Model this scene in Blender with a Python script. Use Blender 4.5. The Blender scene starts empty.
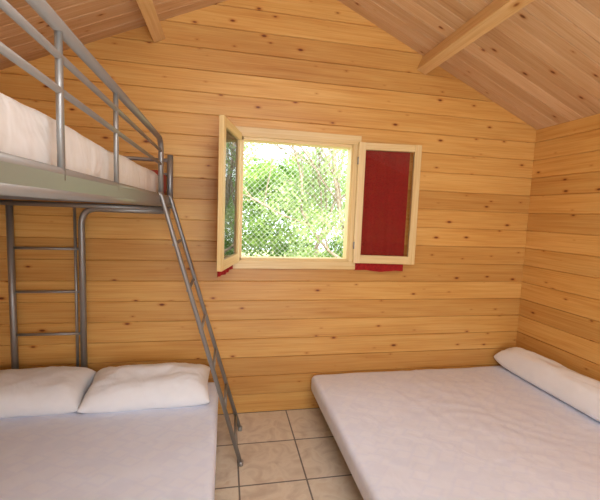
import bpy, bmesh, math, random
from mathutils import Vector, Matrix, noise
random.seed(7)
scene=bpy.context.scene
try:
    scene.view_settings.view_transform='Standard'
    scene.view_settings.look='None'
except Exception: pass

D=3.057; XR=2.784; XL=-1.68; XC=0.552; ZS=2.549; SL=0.4375; ZR=ZS+SL*(XR-XC); YB=-2.2
# ------------------------------------------------------------ helpers
def link(o,parent=None):
    scene.collection.objects.link(o)
    if parent: o.parent=parent
    return o
def empty(name,loc=(0,0,0)):
    e=bpy.data.objects.new(name,None); e.empty_display_size=.1; e.location=loc
    return link(e)
def mesh_obj(name,bm,mat,parent=None,smooth=False,keep=False):
    me=bpy.data.meshes.new(name); 
    bmesh.ops.recalc_face_normals(bm,faces=bm.faces) if not keep else None
    bm.to_mesh(me); bm.free()
    if mat: me.materials.append(mat)
    if smooth:
        for p in me.polygons: p.use_smooth=True
    o=bpy.data.objects.new(name,me); link(o,parent)
    return o
def box(bm,x0,x1,y0,y1,z0,z1):
    vs=[bm.verts.new(v) for v in [(x0,y0,z0),(x1,y0,z0),(x1,y1,z0),(x0,y1,z0),(x0,y0,z1),(x1,y0,z1),(x1,y1,z1),(x0,y1,z1)]]
    for f in [(0,3,2,1),(4,5,6,7),(0,1,5,4),(1,2,6,5),(2,3,7,6),(3,0,4,7)]:
        bm.faces.new([vs[i] for i in f])
    return vs
def fillet(pts,r,n=6):
    pts=[Vector(p) for p in pts]; out=[pts[0]]
    for i in range(1,len(pts)-1):
        a,b,c=pts[i-1],pts[i],pts[i+1]
        d1=(a-b);d2=(c-b); rr=min(r,d1.length*.49,d2.length*.49)
        p0=b+d1.normalized()*rr; p2=b+d2.normalized()*rr
        for k in range(n+1):
            t=k/n; out.append(p0*(1-t)**2+b*2*t*(1-t)+p2*t*t)
    out.append(pts[-1]); return out
def tube(bm,pts,r,seg=12,closed=False):
    pts=[Vector(p) for p in pts]; n=len(pts); rings=[]
    prev=None
    for i,p in enumerate(pts):
        if i==0: t=pts[1]-p
        elif i==n-1: t=p-pts[i-1]
        else: t=(pts[i+1]-p).normalized()+(p-pts[i-1]).normalized()
        t.normalize()
        if prev is None:
            u=t.orthogonal().normalized()
        else:
            u=(prev-t*prev.dot(t)).normalized()
        prev=u; w=t.cross(u)
        rings.append([bm.verts.new(p+(u*math.cos(2*math.pi*k/seg)+w*math.sin(2*math.pi*k/seg))*r) for k in range(seg)])
    for i in range(n-1):
        for k in range(seg):
            f=bm.faces.new([rings[i][k],rings[i][(k+1)%seg],rings[i+1][(k+1)%seg],rings[i+1][k]]); f.smooth=True
    bm.faces.new(list(reversed(rings[0]))); bm.faces.new(rings[-1])
# ------------------------------------------------------------ materials
def new_mat(name):
    m=bpy.data.materials.new(name); m.use_nodes=True
    nt=m.node_tree; b=nt.nodes['Principled BSDF']; return m,nt,b
def N(nt,t,**kw):
    n=nt.nodes.new(t)
    for k,v in kw.items(): setattr(n,k,v)
    return n
def ramp(nt,stops,interp='LINEAR'):
    r=N(nt,'ShaderNodeValToRGB'); r.color_ramp.interpolation=interp
    e=r.color_ramp.elements
    while len(e)<len(stops): e.new(.5)
    for i,(p,c) in enumerate(stops): e[i].position=p; e[i].color=(*c,1)
    return r
def mixc(nt,mode,fac,a,b):
    m=N(nt,'ShaderNodeMix',data_type='RGBA',blend_type=mode)
    for idx,v in ((0,fac),(6,a),(7,b)):
        if hasattr(v,'is_output'): nt.links.new(v,m.inputs[idx])
        elif v is not None:
            m.inputs[idx].default_value=v if idx==0 else (*v,1)
    return m.outputs[2]
def wood(name,c1,c2,dark,knot=(.22,.08,.025),rough=.5,knots=True,kscale=1.0,var=.3):
    m,nt,b=new_mat(name); L=nt.links
    uv=N(nt,'ShaderNodeUVMap',uv_map='UVMap')
    mp=N(nt,'ShaderNodeMapping'); mp.inputs['Scale'].default_value=(.8,20,1); L.new(uv.outputs[0],mp.inputs[0])
    n1=N(nt,'ShaderNodeTexNoise'); n1.inputs['Scale'].default_value=1.6; n1.inputs['Detail'].default_value=4; n1.inputs['Distortion'].default_value=.8
    L.new(mp.outputs[0],n1.inputs['Vector'])
    r1=ramp(nt,[(.30,c1),(.60,c2),(.80,dark)]); L.new(n1.outputs[0],r1.inputs[0])
    mp2=N(nt,'ShaderNodeMapping'); mp2.inputs['Scale'].default_value=(2.5,130,1); L.new(uv.outputs[0],mp2.inputs[0])
    n2=N(nt,'ShaderNodeTexNoise'); n2.inputs['Scale'].default_value=1; n2.inputs['Detail'].default_value=3; L.new(mp2.outputs[0],n2.inputs['Vector'])
    r2=ramp(nt,[(.38,(1,1,1)),(.70,(.88,.81,.73))]); L.new(n2.outputs[0],r2.inputs[0])
    col=mixc(nt,'MULTIPLY',1,r1.outputs[0],r2.outputs[0])
    mp5=N(nt,'ShaderNodeMapping'); mp5.inputs['Scale'].default_value=(.7,3,1); L.new(uv.outputs[0],mp5.inputs[0])
    n5=N(nt,'ShaderNodeTexNoise'); n5.inputs['Scale'].default_value=1.3; n5.inputs['Detail'].default_value=3; L.new(mp5.outputs[0],n5.inputs['Vector'])
    r5=ramp(nt,[(.35,(1,1,1)),(.65,(.89,.83,.75))]); L.new(n5.outputs[0],r5.inputs[0])
    col=mixc(nt,'MULTIPLY',1,col,r5.outputs[0])
    at=N(nt,'ShaderNodeAttribute',attribute_name='rnd')
    r3=ramp(nt,[(0,(1-var,1-var*1.25,1-var*1.5)),(.5,(1-var*.3,1-var*.35,1-var*.4)),(1,(1,1,1))]); L.new(at.outputs['Fac'],r3.inputs[0])
    col=mixc(nt,'MULTIPLY',1,col,r3.outputs[0])
    if knots:
        mp3=N(nt,'ShaderNodeMapping'); mp3.inputs['Scale'].default_value=(3.4*kscale,8*kscale,1); L.new(uv.outputs[0],mp3.inputs[0])
        vo=N(nt,'ShaderNodeTexVoronoi',voronoi_dimensions='2D'); vo.inputs['Scale'].default_value=1; vo.inputs['Randomness'].default_value=1
        L.new(mp3.outputs[0],vo.inputs['Vector'])
        sep=N(nt,'ShaderNodeSeparateColor'); L.new(vo.outputs['Color'],sep.inputs[0])
        ad=N(nt,'ShaderNodeMath',operation='MULTIPLY_ADD'); L.new(sep.outputs[0],ad.inputs[0]); ad.inputs[1].default_value=.18; L.new(vo.outputs['Distance'],ad.inputs[2])
        r4=ramp(nt,[(.04,knot),(.066,(.52,.30,.15)),(.09,(.86,.73,.58)),(.16,(1,1,1))]); L.new(ad.outputs[0],r4.inputs[0])
        col=mixc(nt,'MULTIPLY',1,col,r4.outputs[0])
    L.new(col,b.inputs['Base Color'])
    b.inputs['Roughness'].default_value=rough
    bp=N(nt,'ShaderNodeBump'); bp.inputs['Strength'].default_value=.12; bp.inputs['Distance'].default_value=.004
    L.new(n2.outputs[0],bp.inputs['Height']); L.new(bp.outputs[0],b.inputs['Normal'])
    return m
M_wall=wood('pine_wall',(.87,.54,.175),(.81,.445,.12),(.67,.31,.065),rough=.42,var=.25)
M_ceil=wood('pine_ceiling',(.88,.65,.41),(.82,.56,.32),(.70,.43,.21),rough=.5,kscale=.9,var=.2)
M_beam=wood('pine_beam',(.92,.67,.35),(.87,.59,.27),(.77,.47,.18),rough=.45,kscale=.5,var=.05)
M_frame=wood('pine_window_frame',(.92,.74,.40),(.88,.67,.32),(.78,.55,.23),rough=.4,knots=False,var=.05)

def metal():
    m,nt,b=new_mat('silver_painted_steel')
    b.inputs['Base Color'].default_value=(.33,.32,.30,1); b.inputs['Metallic'].default_value=.65; b.inputs['Roughness'].default_value=.42
    return m
M_metal=metal()
def fabric(name,col,col2,scale=9,bump=.25,pattern=True):
    m,nt,b=new_mat(name); L=nt.links
    tc=N(nt,'ShaderNodeTexCoord')
    mp=N(nt,'ShaderNodeMapping'); mp.inputs['Rotation'].default_value=(0,0,.6); mp.inputs['Scale'].default_value=(scale,scale*1.4,scale); L.new(tc.outputs['Object'],mp.inputs[0])
    vo=N(nt,'ShaderNodeTexVoronoi',feature='F1',distance='CHEBYCHEV'); vo.inputs['Scale'].default_value=1; L.new(mp.outputs[0],vo.inputs['Vector'])
    no=N(nt,'ShaderNodeTexNoise'); no.inputs['Scale'].default_value=14; no.inputs['Detail'].default_value=4; L.new(tc.outputs['Object'],no.inputs['Vector'])
    r=ramp(nt,[(.0,col),(.3,col),(.42,col2),(.6,col)]) if pattern else ramp(nt,[(0,col),(1,col)])
    L.new(vo.outputs['Distance'],r.inputs[0])
    r2=ramp(nt,[(.3,(.97,.97,.975)),(.7,(1,1,1))]); L.new(no.outputs[0],r2.inputs[0])
    c=mixc(nt,'MULTIPLY',1,r.outputs[0],r2.outputs[0]); L.new(c,b.inputs['Base Color'])
    b.inputs['Roughness'].default_value=.85
    wn=N(nt,'ShaderNodeTexNoise'); wn.inputs['Scale'].default_value=4; wn.inputs['Detail'].default_value=3; wn.inputs['Distortion'].default_value=1.2; L.new(tc.outputs['Object'],wn.inputs['Vector'])
    bp=N(nt,'ShaderNodeBump'); bp.inputs['Strength'].default_value=bump; bp.inputs['Distance'].default_value=.03
    L.new(wn.outputs[0],bp.inputs['Height']); L.new(bp.outputs[0],b.inputs['Normal'])
    return m
M_sheet=fabric('lilac_white_sheet',(.84,.875,.99),(.80,.84,.98),bump=.25)
M_pillow=fabric('white_pillowcase',(.92,.925,.94),(.8,.78,.76),pattern=False,bump=.4)
M_upper=fabric('cream_sheet',(.86,.83,.80),(.83,.79,.75),bump=.6)
M_redsheet=fabric('red_blanket_cloth',(.42,.07,.05),(.42,.07,.05),pattern=False,bump=.6)
def curtain_mat():
    m,nt,b=new_mat('red_curtain_cloth'); L=nt.links
    tc=N(nt,'ShaderNodeTexCoord'); no=N(nt,'ShaderNodeTexNoise'); no.inputs['Scale'].default_value=60; L.new(tc.outputs['Object'],no.inputs['Vector'])
    r=ramp(nt,[(.3,(.28,.005,.005)),(.7,(.42,.010,.008))]); L.new(no.outputs[0],r.inputs[0]); L.new(r.outputs[0],b.inputs['Base Color'])
    b.inputs['Roughness'].default_value=.9
    return m
M_curt=curtain_mat()
def glass_mat():
    m,nt,b=new_mat('window_glass'); L=nt.links
    out=nt.nodes['Material Output']; nt.nodes.remove(b)
    tr=N(nt,'ShaderNodeBsdfTransparent'); tr.inputs[0].default_value=(.95,.98,.96,1)
    gl=N(nt,'ShaderNodeBsdfGlossy'); gl.inputs['Roughness'].default_value=.02
    fr=N(nt,'ShaderNodeFresnel'); fr.inputs[0].default_value=1.45
    mx=N(nt,'ShaderNodeMixShader'); L.new(fr.outputs[0],mx.inputs[0]); L.new(tr.outputs[0],mx.inputs[1]); L.new(gl.outputs[0],mx.inputs[2]); L.new(mx.outputs[0],out.inputs[0])
    return m
M_glass=glass_mat()
def tile_mat():
    m,nt,b=new_mat('ceramic_floor_tiles'); L=nt.links
    tc=N(nt,'ShaderNodeTexCoord'); mp=N(nt,'ShaderNodeMapping'); mp.inputs['Location'].default_value=(-.5426+.43*10,-2.63+.43*10,0); L.new(tc.outputs['Object'],mp.inputs[0])
    br=N(nt,'ShaderNodeTexBrick'); br.offset=0; br.inputs['Scale'].default_value=1; br.inputs['Mortar Size'].default_value=.006; br.inputs['Mortar Smooth'].default_value=.2
    br.inputs['Brick Width'].default_value=.43; br.inputs['Row Height'].default_value=.43; br.inputs['Bias'].default_value=0
    br.inputs['Color1'].default_value=(.77,.67,.53,1); br.inputs['Color2'].default_value=(.70,.60,.47,1); br.inputs['Mortar'].default_value=(.18,.155,.13,1)
    L.new(mp.outputs[0],br.inputs['Vector'])
    no=N(nt,'ShaderNodeTexNoise'); no.inputs['Scale'].default_value=7; no.inputs['Detail'].default_value=8; no.inputs['Distortion'].default_value=1.2; L.new(tc.outputs['Object'],no.inputs['Vector'])
    r=ramp(nt,[(.3,(.78,.72,.69)),(.55,(1,1,1)),(.75,(.87,.78,.70))]); L.new(no.outputs[0],r.inputs[0])
    c=mixc(nt,'MULTIPLY',1,br.outputs['Color'],r.outputs[0]); L.new(c,b.inputs['Base Color'])
    b.inputs['Roughness'].default_value=.3
    bp=N(nt,'ShaderNodeBump',invert=True); bp.inputs['Strength'].default_value=.4; bp.inputs['Distance'].default_value=.004; L.new(br.outputs['Fac'],bp.inputs['Height']); L.new(bp.outputs[0],b.inputs['Normal'])
    return m
M_tile=tile_mat()
def simple(name,c1,c2,scale=5,rough=.8,trans=0):
    m,nt,b=new_mat(name); L=nt.links
    tc=N(nt,'ShaderNodeTexCoord'); no=N(nt,'ShaderNodeTexNoise'); no.inputs['Scale'].default_value=scale; no.inputs['Detail'].default_value=4; L.new(tc.outputs['Object'],no.inputs['Vector'])
    r=ramp(nt,[(.35,c1),(.65,c2)]); L.new(no.outputs[0],r.inputs[0]); L.new(r.outputs[0],b.inputs['Base Color']); b.inputs['Roughness'].default_value=rough
    if trans:
        out=nt.nodes['Material Output']; t=N(nt,'ShaderNodeBsdfTranslucent'); L.new(r.outputs[0],t.inputs[0])
        mx=N(nt,'ShaderNodeMixShader'); mx.inputs[0].default_value=trans; L.new(b.outputs[0],mx.inputs[1]); L.new(t.outputs[0],mx.inputs[2]); L.new(mx.outputs[0],out.inputs[0])
    return m
M_leaf=simple('sunlit_leaves',(.12,.27,.035),(.43,.60,.15),scale=3,trans=.38)
M_leaf2=simple('olive_leaves',(.28,.43,.13),(.55,.65,.32),scale=3,trans=.38)
M_bark=simple('bark',(.30,.22,.15),(.44,.34,.25),scale=12)
M_ground=simple('dry_grass_ground',(.30,.34,.12),(.5,.47,.28),scale=4)
M_wire=simple('galvanised_wire',(.40,.41,.40),(.55,.55,.55),scale=30,rough=.5)

# ------------------------------------------------------------ board builder
class Boards:
    def __init__(s):
        s.bm=bmesh.new(); s.uv=s.bm.loops.layers.uv.new('UVMap'); s.rn=s.bm.verts.layers.float.new('rnd')
    def board(s,O,eL,eA,eO,l0,l1,a0,a1,t=.04,c=.008,ca=True,cb=True,rnd=None,off=None,gap=0):
        O=Vector(O);eL=Vector(eL);eA=Vector(eA);eO=Vector(eO)
        rnd=random.random() if rnd is None else rnd; off=off or (random.random()*50,random.random()*50)
        g=gap
        if g:   # tongue-and-groove profile: visible groove with closed bottom
            pr=[(a0,-t)]
            pr+= [(a0,-.009),(a0+g,-.009),(a0+g,-c*.5),(a0+g+c*.5,0)] if ca else [(a0,0)]
            pr+= [(a1-g-c*.5,0),(a1-g,-c*.5),(a1-g,-.009),(a1,-.009)] if cb else [(a1,0)]
            pr+=[(a1,-t)]
        else:
            pr=[(a0,-t)]
            pr+= [(a0,-c),(a0+c,0)] if ca else [(a0,0)]
            pr+= [(a1-c,0),(a1,-c)] if cb else [(a1,0)]
            pr+=[(a1,-t)]
        f0=l0 if callable(l0) else (lambda a:l0)
        f1=l1 if callable(l1) else (lambda a:l1)
        A=[];B=[]
        for a,o in pr:
            va=s.bm.verts.new(O+eL*f0(a)+eA*a+eO*o); vb=s.bm.verts.new(O+eL*f1(a)+eA*a+eO*o)
            va[s.rn]=rnd; vb[s.rn]=rnd
            A.append((va,f0(a),a-o*.8)); B.append((vb,f1(a),a-o*.8))
        n=len(pr)
        def face(lst):
            try: f=s.bm.faces.new([q[0] for q in lst])
            except ValueError: return
            for lp,q in zip(f.loops,lst): lp[s.uv].uv=(q[1]+off[0],q[2]+off[1])
        for i in range(n): face([A[i],A[(i+1)%n],B[(i+1)%n],B[i]])
        face(A[::-1]); face(B)
    def cube(s,x0,x1,y0,y1,z0,z1,axis='x',c=.003):
        if axis=='x': s.board((0,y0,0),(1,0,0),(0,0,1),(0,-1,0),x0,x1,z0,z1,t=y1-y0,c=c)
        elif axis=='z': s.board((0,y0,0),(0,0,1),(1,0,0),(0,-1,0),z0,z1,x0,x1,t=y1-y0,c=c)
    def done(s,name,mat,parent=None): return mesh_obj(name,s.bm,mat,parent)

BH=.162; GAP=.0016
SH=-.055
WX0,WX1,WZ0,WZ1=.165+SH,1.095+SH,1.305,2.285     # window hole
EXT=.016
def gable_z(x): return ZS+SL*((XR-XC)-abs(x-XC))
def xl(z): return XL if z<=ZS+EXT else XC-(ZR+EXT-z)/SL
def xr(z): return XR if z<=ZS+EXT else XC+(ZR+EXT-z)/SL
def end_wall(name,y,out,hx0,hx1,hz0,hz1):
    B=Boards(); z=0.0
    eO=(0,out,0)
    top=ZR+EXT-.001
    while z<top-.005:
        z1=min(z+BH,top)
        cuts=sorted(set([z,z1]+[h for h in (hz0,hz1,ZS+EXT) if z<h<z1]))
        rnd=random.random(); off=(random.random()*50,random.random()*50)
        for i in range(len(cuts)-1):
            a,b=cuts[i],cuts[i+1]; ca=(a==z); cb=(b==z1)
            if a>=hz0-1e-6 and b<=hz1+1e-6:
                B.board((0,y,0),(1,0,0),(0,0,1),eO,xl,hx0,a,b,ca=ca,cb=cb,rnd=rnd,off=off,gap=GAP)
                B.board((0,y,0),(1,0,0),(0,0,1),eO,hx1,xr,a,b,ca=ca,cb=cb,rnd=rnd,off=off,gap=GAP)
            else:
                B.board((0,y,0),(1,0,0),(0,0,1),eO,xl,xr,a,b,ca=ca,cb=cb,rnd=rnd,off=off,gap=GAP)
        z=z1
    return B.done(name,M_wall)
end_wall('wall_back',D,-1,WX0,WX1,WZ0,WZ1)
end_wall('wall_front',YB,1,.1,1.1,0.0,2.05)
def side_wall(name,x,out):
    B=Boards(); z=0
    while z<ZS-.001:
        z1=min(z+BH,ZS)
        B.board((x,0,0),(0,1,0),(0,0,1),(out,0,0),YB-.04,D+.04,z,z1,gap=GAP)
        z=z1
    return B.done(name,M_wall)
side_wall('wall_right',XR,-1); side_wall('wall_left',XL,1)
# ceiling
B=Boards(); cw=.118
ln=math.sqrt(1+SL*SL)
for sgn in (1,-1):
    e=Vector((sgn,0,-SL)).normalized(); nrm=Vector((-sgn*SL,0,-1)).normalized()
    y=YB-.04
    while y<D+.039:
        y1=min(y+cw,D+.04)
        B.board((XC,0,ZR),e,(0,1,0),nrm,0,(XR-XC+.08)*ln,y,y1,t=.035,c=.007,gap=GAP)
        y=y1
B.done('ceiling',M_ceil)
# purlins
for i,sx in enumerate((1,-1)):
    B=Boards(); x=XC+sx*1.10; w=.045
    e=Vector((sx,0,-SL)).normalized(); nrm=Vector((-sx*SL,0,-1)).normalized()
    c=Vector((x,0,gable_z(x)))
    B.board(c+nrm*.125,(0,1,0),e,nrm,YB+.01,D-.001,-w,w,t=.124,c=.004)
    B.done('roof_beam' if i==0 else 'roof_beam.001',M_beam)
B=Boards(); B.board((XC,0,ZR-.14),(0,1,0),(1,0,0),(0,0,-1),YB+.01,D-.001,-.05,.05,t=.11,c=.004); B.done('ridge_beam',M_beam)
# floor
bm=bmesh.new(); box(bm,XL-.04,XR+.04,YB-.04,D+.04,-.08,0); mesh_obj('floor',bm,M_tile)

# ------------------------------------------------------------ window
win=empty('window_1')
B=Boards(); cy0=D-.022; cy1=D+.002
ox0,ox1,oz0,oz1=.10+SH,1.15+SH,1.24,2.36
B.cube(ox0,ox1,cy0,cy1,oz1-.075,oz1,'x'); B.cube(ox0,ox1,cy0,cy1,oz0,oz0+.07,'x')
B.cube(ox0,ox0+.07,cy0,cy1,oz0+.07,oz1-.075,'z'); B.cube(ox1-.07,ox1,cy0,cy1,oz0+.07,oz1-.075,'z')
B.cube(WX0-.01,WX0+.022,D-.01,D+.09,WZ0-.01,WZ1+.01,'z'); B.cube(WX1-.022,WX1+.01,D-.01,D+.09,WZ0-.01,WZ1+.01,'z')
B.cube(WX0,WX1,D-.01,D+.09,WZ0-.01,WZ0+.025,'x'); B.cube(WX0,WX1,D-.01,D+.09,WZ1-.025,WZ1+.01,'x')
B.done('casing',M_frame,win)
def sash(name,hinge,ang,w,side):
    h=1.0; fw=.058; t=.034
    B=Boards()
    B.cube(0,fw,0,t,0,h,'z'); B.cube(w-fw,w,0,t,0,h,'z'); B.cube(fw,w-fw,0,t,0,fw+.01,'x'); B.cube(fw,w-fw,0,t,h-fw,h,'x')
    o=B.done(name,M_frame,win)
    bm=bmesh.new(); box(bm,fw-.005,w-fw+.005,t*.5-.002,t*.5+.002,fw,h-fw+.005); g=mesh_obj(name+'_glass',bm,M_glass,o)
    bm=bmesh.new()
    for z in (.15,.85): tube(bm,[(-.004,0,z-.03),(-.004,0,z+.03)],.006,8)
    mesh_obj(name+'_hinges',bm,M_metal,o)
    o.location=hinge; o.rotation_euler=(0,0,ang); return o
hz=1.302
sR=sash('sash_right',(1.12+SH,D-.06,hz),math.radians(-7),.53,1)
sL_=sash('sash_left',(.135+SH,D-.028,hz),math.radians(-104),.545,1)
def curtain(name,parent,w,x0,y,z0,z1,amp=.008,k=9,drift=0):
    bm=bmesh.new(); nx,nz=60,24; vs=[]
    for j in range(nz+1):
        row=[]
        for i in range(nx+1):
            u=i/nx; v=j/nz
            a=amp*(1-.55*v)
            yy=y+a*math.sin(u*k*2*math.pi+v*1.2)+a*.5*math.sin(u*k*3.7+2)
            row.append(bm.verts.new((x0+w*u+drift*(1-v),yy,z0+(z1-z0)*v+.006*math.sin(u*9)*(1-v))))
        vs.append(row)
    for j in range(nz):
        for i in range(nx): bm.faces.new([vs[j][i],vs[j][i+1],vs[j+1][i+1],vs[j+1][i]])
    o=mesh_obj(name,bm,M_curt,parent,smooth=True); return o
curtain('curtain_right',sR,.43,.02,.05,-.07,.95,amp=.004,k=5)
curtain('curtain_left',sL_,.42,.03,-.016,-.06,.95,amp=.008)

# ------------------------------------------------------------ soft furnishings
def mattress(name,x0,x1,y0,y1,z0,z1,mat,parent,r=.05,amp=.006,res=.025,seed=0,wr=.006):
    bm=bmesh.new()
    nx=max(2,int((x1-x0)/res)); ny=max(2,int((y1-y0)/res)); nz=8
    cx,cy,cz=(x0+x1)/2,(y0+y1)/2,(z0+z1)/2; hx,hy,hz=(x1-x0)/2,(y1-y0)/2,(z1-z0)/2
    vd={}
    def V(i,j,k):
        if (i,j,k) not in vd:
            p=Vector((-hx+2*hx*i/nx,-hy+2*hy*j/ny,-hz+2*hz*k/nz))
            q=Vector((max(-hx+r,min(hx-r,p.x)),max(-hy+r,min(hy-r,p.y)),max(-hz+r*.9,min(hz-r*.9,p.z))))
            d=p-q
            if d.length>1e-6: d=d.normalized()*min(d.length,r)
            w=q+d
            pp=Vector((w.x+cx,w.y+cy,w.z+cz))
            n1=noise.noise(pp*2.2+Vector((seed,0,0)))*amp*1.3
            warp=noise.noise(pp*1.3+Vector((0,seed,5)))*1.6
            c1=1-min(1,abs(noise.noise(Vector((pp.x*2.0+warp,pp.y*5.0-warp*2,seed))))*7)
            c2=1-min(1,abs(noise.noise(Vector((pp.x*5.5-warp,pp.y*1.8+warp,seed+9))))*8)
            mask=max(0,noise.noise(pp*1.6+Vector((seed*2,3,0)))+.25)
            n2=(c1+c2)*wr*mask+noise.noise(pp*9)*amp*.3
            pp.z+=(n1+n2)*(k/nz); 
            vd[(i,j,k)]=bm.verts.new(pp)
        return vd[(i,j,k)]
    for i in range(nx):
        for j in range(ny):
            bm.faces.new([V(i,j,nz),V(i+1,j,nz),V(i+1,j+1,nz),V(i,j+1,nz)]); bm.faces.new([V(i,j,0),V(i,j+1,0),V(i+1,j+1,0),V(i+1,j,0)])
    for k in range(nz):
        for i in range(nx):
            bm.faces.new([V(i,0,k),V(i+1,0,k),V(i+1,0,k+1),V(i,0,k+1)]); bm.faces.new([V(i,ny,k),V(i,ny,k+1),V(i+1,ny,k+1),V(i+1,ny,k)])
        for j in range(ny):
            bm.faces.new([V(0,j,k),V(0,j,k+1),V(0,j+1,k+1),V(0,j+1,k)]); bm.faces.new([V(nx,j,k),V(nx,j+1,k),V(nx,j+1,k+1),V(nx,j,k+1)])
    return mesh_obj(name,bm,mat,parent,smooth=True)
def pillow(name,c,L,W,H,rotz=0,tilt=0,seed=0,pw=2.6,vw=2.2,fl=.38):
    bm=bmesh.new(); n=64; m=40; top=[];bot=[]
    def prof(u,v): return (max(0,1-abs(u)**pw)**.5)*(max(0,1-abs(v)**vw)**.55)
    for j in range(m+1):
        rt=[];rb=[]
        for i in range(n+1):
            u=-1+2*i/n; v=-1+2*j/m
            u=math.sin(u*math.pi/2)*.6+u*.4; v=math.sin(v*math.pi/2)*.6+v*.4
            px=u*L/2*(1-.05*(1-abs(v))*abs(u)); py=v*W/2*(1-.07*v*v*(1-abs(u))) 
            h=prof(u,v)
            nn=noise.noise(Vector((u*2.2+seed,v*1.8,seed)))*.16+noise.noise(Vector((u*6,v*3+seed,3)))*.05
            cr=1-min(1,abs(noise.noise(Vector((u*2.5+seed,v*4,seed+4))))*6)
            edge=(i in(0,n) or j in (0,m))
            zt=H*(1-fl)*h*(1+nn+cr*.05*(.3+abs(u))); zb=-H*fl*h**.7
            a=bm.verts.new((px,py,zt)); rt.append(a)
            rb.append(a if edge else bm.verts.new((px,py,zb)))
        top.append(rt);bot.append(rb)
    for j in range(m):
        for i in range(n):
            bm.faces.new([top[j][i],top[j][i+1],top[j+1][i+1],top[j+1][i]])
            try: bm.faces.new([bot[j][i],bot[j+1][i],bot[j+1][i+1],bot[j][i+1]])
            except ValueError: pass
    o=mesh_obj(name,bm,M_pillow,None,smooth=True)
    o.location=c; o.rotation_euler=(tilt,0,rotz); return o

# ---- double bed on the right
db=empty('double_bed')
RX0,RX1,RY0,RY1=.745,XR-.012,1.38,D-.015
mattress('mattress',RX0,RX1,RY0,RY1,.175,.325,M_sheet,db,r=.045,seed=3)
bm=bmesh.new()
fr=.165
box(bm,RX0+.06,RX1-.02,RY0+.05,RY0+.09,.11,fr); box(bm,RX0+.06,RX1-.02,RY1-.09,RY1-.05,.11,fr)
box(bm,RX0+.06,RX0+.10,RY0+.09,RY1-.09,.11,fr); box(bm,RX1-.06,RX1-.02,RY0+.09,RY1-.09,.11,fr)
for i in range(10):
    x=RX0+.2+i*.19; box(bm,x,x+.08,RY0+.09,RY1-.09,.15,.176)
for x in (RX0+.12,(RX0+RX1)/2,RX1-.08):
    for y in (RY0+.07,RY1-.07): tube(bm,[(x,y,0),(x,y,.12)],.02,12)
mesh_obj('bed_frame',bm,M_metal,db)
pillow('bolster_pillow',(XR-.135,2.38,.418),1.30,.25,.23,rotz=math.pi/2,seed=5,pw=7,vw=3)

# ---- bunk bed
bb=empty('bunk_bed')
LX0,LX1,LY0,LY1=XL+.02,-.03,.95,D-.06
mattress('lower_mattress',LX0,LX1,LY0,LY1,.16,.325,M_sheet,bb,r=.05,seed=9)
BX0,BX1=XL+.03,-.405; BY0,BY1=.72,2.93
bm=bmesh.new()
box(bm,LX0+.03,LX1-.03,LY0+.04,LY0+.08,.1,.155); box(bm,LX0+.03,LX1-.03,LY1-.08,LY1-.04,.1,.155)
box(bm,LX0+.03,LX0+.07,LY0+.08,LY1-.08,.1,.155); box(bm,LX1-.07,LX1-.03,LY0+.08,LY1-.08,.1,.155)
for i in range(9):
    y=LY0+.18+i*.2; box(bm,LX0+.07,LX1-.07,y,y+.08,.14,.162)
for x in (LX0+.06,LX1-.06):
    for y in (LY0+.06,LY1-.06): tube(bm,[(x,y,0),(x,y,.12)],.02,12)
mesh_obj('lower_frame',bm,M_metal,bb)
# upper frame
bm=bmesh.new()
for x in (BX0,BX1):
    box(bm,x-.013,x+.013,BY0,BY1,1.728,1.778)
    tube(bm,[(x,BY0,1.728),(x,BY1,1.728)],.015,12); tube(bm,[(x,BY0,1.778),(x,BY1,1.778)],.014,12)
for y in (BY0,BY1):
    box(bm,BX0,BX1,y-.015,y+.015,1.725,1.775)
for i in range(10):
    y=BY0+.12+i*.22; box(bm,BX0+.01,BX1-.01,y,y+.06,1.745,1.762)
for y in (BY0,BY1+.0):
    for x in (BX0,BX1): tube(bm,[(x,y,1.70),(x,y,2.09)],.022,14)
    tube(bm,[(BX0,y,2.05),(BX1,y,2.05)],.014,10); tube(bm,[(BX0,y,1.95),(BX1,y,1.95)],.010,10)
mesh_obj('upper_frame',bm,M_metal,bb)
bm=bmesh.new()
gx=BX1+.005
tube(bm,fillet([(gx,BY0,2.125),(gx,2.50,2.125),(gx,2.50,1.75)],.09,8),.016,12)
tube(bm,[(gx,BY0,2.055),(gx,2.50,2.055)],.009,10)
tube(bm,[(gx,BY0,1.975),(gx,2.50,1.975)],.009,10)
for y in (1.04,1.52): tube(bm,[(gx,y,1.76),(gx,y,2.12)],.009,10)
mesh_obj('guard_rail',bm,M_metal,bb)
for k,yy in enumerate((D-.04,BY0)):
    bm=bmesh.new()
    xa,xb=-1.50,-1.035
    yk=yy-(.1 if k==0 else 0)
    tube(bm,fillet([(xb,yy,0),(xb,yy,1.68),(BX1,yk,1.68)],.12,8),.022,14)
    tube(bm,[(xa,yy,0),(xa,yy,1.72)],.022,14)
    tube(bm,[(xb-.045,yy,.3),(xb-.045,yy,1.72)],.010,10)
    for z in (.42,.74,1.06,1.38): tube(bm,[(xa,yy,z),(xb,yy,z)],.010,10)
    tube(bm,[(BX0,yy,1.70),(BX1,yk,1.70)],.018,12)
    mesh_obj('support_leg_frame_%d'%(k+1),bm,M_metal,bb)
bm=bmesh.new()
tn,tf=Vector((-.375,2.42,1.70)),Vector((-.375,2.81,1.70)); bn,bf=Vector((.13,2.40,.01)),Vector((.14,2.81,.01))
tube(bm,fillet([(BX1,2.42,1.79),(-.385,2.42,1.78),bn],.04),.014,12); tube(bm,fillet([(BX1,2.81,1.79),(-.385,2.81,1.78),bf],.04),.014,12)
for t in (.13,.3,.46,.62,.78,.93):
    tube(bm,[tn.lerp(bn,t),tf.lerp(bf,t)],.011,10)
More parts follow.
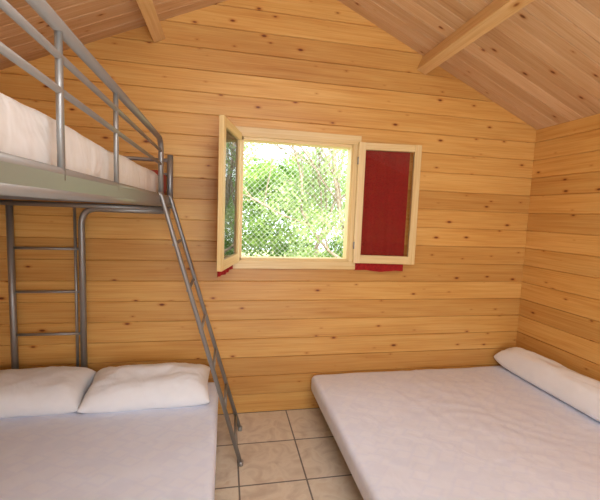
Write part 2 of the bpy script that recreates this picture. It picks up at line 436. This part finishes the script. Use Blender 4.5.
for p in (bn,bf): tube(bm,[(p.x,p.y,0),(p.x,p.y,.03)],.018,12)
mesh_obj('ladder',bm,M_metal,bb)
mattress('upper_mattress',BX0+.03,BX1-.03,BY0+.03,BY1-.03,1.765,1.93,M_upper,bb,r=.035,amp=.012,seed=4)
mattress('folded_red_blanket',BX0+.02,BX1-.02,2.62,BY1-.02,1.80,1.95,M_redsheet,bb,r=.03,amp=.012,seed=14)
pillow('pillow',(-1.29,2.775,.405),.72,.42,.21,rotz=.02,tilt=.18,seed=1,pw=5,vw=2.8)
pillow('pillow.001',(-.51,2.77,.405),.84,.42,.21,rotz=.03,tilt=.18,seed=2,pw=5,vw=2.8)

# ------------------------------------------------------------ outside
bm=bmesh.new(); box(bm,-8,14,D+.1,20,-.4,-.3); mesh_obj('garden_ground',bm,M_ground)
def leaves(name,n,regions,mat,s0=.035,s1=.08,wr=.22):
    bm=bmesh.new()
    for k in range(n):
        cx,cy,cz,rx,ry,rz=random.choice(regions)
        while True:
            a,b,c=[random.uniform(-1,1) for _ in range(3)]
            if a*a+b*b+c*c<1: break
        p=Vector((cx+a*rx,cy+b*ry,cz+c*rz))
        d=Vector((random.gauss(0,1),random.gauss(0,1),random.gauss(-.3,.8))).normalized(); u=d.orthogonal().normalized()
        u.rotate(Matrix.Rotation(random.random()*6.28,3,d)); L=random.uniform(s0,s1); w=L*wr
        bm.faces.new([bm.verts.new(p),bm.verts.new(p+d*L*.5+u*w),bm.verts.new(p+d*L),bm.verts.new(p+d*L*.5-u*w)])
    return mesh_obj(name,bm,mat,None,keep=True)
reg=[]
for i in range(90):
    x=random.uniform(-1.5,6.5)
    top=1.5+.5*math.sin(x*1.3)+.3*math.sin(x*3+1)
    reg.append((x,random.uniform(7.9,9),random.uniform(-.1,top+.9),.55,.45,.45))
leaves('hedge',52000,reg,M_leaf,.06,.12,.3)
reg=[]
for i in range(60):
    reg.append((random.uniform(-.6,4.2),random.uniform(5.7,6.8),random.choice((random.uniform(1.5,4),random.uniform(2.2,4))),.40,.35,.3))
for i in range(14):
    reg.append((random.uniform(-.3,1.3),random.uniform(5.8,6.6),random.uniform(.3,1.4),.35,.35,.3))
tree=leaves('olive_tree',22000,reg,M_leaf2,.05,.10)
bm=bmesh.new()
def branch(p,d,r,L,depth):
    pts=[p]; q=p
    for i in range(5):
        d=(d+Vector((random.gauss(0,.16),random.gauss(0,.10),random.gauss(.02,.1)))).normalized(); q=q+d*L/5; q.y=max(5.5,min(7,q.y)); pts.append(q)
    tube(bm,pts,r,6)
    if depth>0:
        for i in range(3):
            nd=(d+Vector((random.gauss(0,.6),random.gauss(0,.3),random.gauss(.1,.4)))).normalized()
            branch(pts[random.randint(2,5)],nd,r*.6,L*.75,depth-1)
branch(Vector((2.6,6.2,-.3)),Vector((-.25,0,1)),.045,1.9,4)
branch(Vector((1.4,6.3,-.3)),Vector((.1,0,1)),.035,1.8,4)
mesh_obj('branches',bm,M_bark,tree)
# chain-link fence
bm=bmesh.new(); fy=4.9; s=.05; z0,z1=-.3,2.7; x0,x1=-1.5,5.5
k=x0-(z1-z0)
while k<x1:
    xa,xb=max(k,x0),min(k+(z1-z0),x1)
    if xb>xa: 
        tube(bm,[(xa,fy,z0+(xa-k)),(xb,fy,z0+(xb-k))],.0017,4); tube(bm,[(xa,fy+.004,z1-(xa-k)),(xb,fy+.004,z1-(xb-k))],.0017,4)
    k+=s*1.4
for x in (-1.5,3.6,5.5): tube(bm,[(x,fy+.03,-.35),(x,fy+.03,2.75)],.022,10)
mesh_obj('chain_link_fence',bm,M_wire)

# ------------------------------------------------------------ lights
w=bpy.data.worlds.new('sky'); scene.world=w; w.use_nodes=True
bg=w.node_tree.nodes['Background']; bg.inputs[0].default_value=(.86,.93,1,1); bg.inputs[1].default_value=3.7
sun=bpy.data.lights.new('sun','SUN'); sun.energy=11.5; sun.angle=.02; sun.color=(1,.95,.85)
so=bpy.data.objects.new('sun',sun); link(so); so.rotation_euler=(math.radians(38),0,math.radians(35))
def area(name,loc,rot,sx,sy,e,col):
    l=bpy.data.lights.new(name,'AREA'); l.shape='RECTANGLE'; l.size=sx; l.size_y=sy; l.energy=e; l.color=col
    o=bpy.data.objects.new(name,l); link(o); o.location=loc; o.rotation_euler=rot; return o
area('door_daylight',(.6,YB+.05,1.1),(math.radians(90),0,0),1.0,1.9,45,(.80,.90,1))
area('added_overhead_fill',(.5,-.3,2.8),(math.radians(34),0,0),1.6,.9,38,(.90,.95,1))  # unseen fill light, added to brighten bedding and room from above
area('added_ceiling_fill',(.6,-.4,1.9),(math.radians(160),0,0),1.2,.6,9,(.95,.97,1))  # upward fill added to even out the ceiling; no such lamp in the cabin

# ------------------------------------------------------------ camera
f,pt,yw,rl=375.4,.0964,.1982,.0377
cp,sp=math.cos(pt),math.sin(pt); cy,sy=math.cos(yw),math.sin(yw)
F=Vector((sy*cp,cy*cp,-sp)); R=Vector((cy,-sy,0)); U=R.cross(F)
R2=R*math.cos(rl)+U*math.sin(rl); U2=-R*math.sin(rl)+U*math.cos(rl)
cam=bpy.data.cameras.new('camera'); cam.sensor_width=36; cam.lens=f/600*36; cam.clip_start=.05
co=bpy.data.objects.new('camera',cam); link(co)
mt=Matrix((R2,U2,-F)).transposed().to_4x4(); mt.translation=Vector((0,0,1.7)); co.matrix_world=mt
scene.camera=co
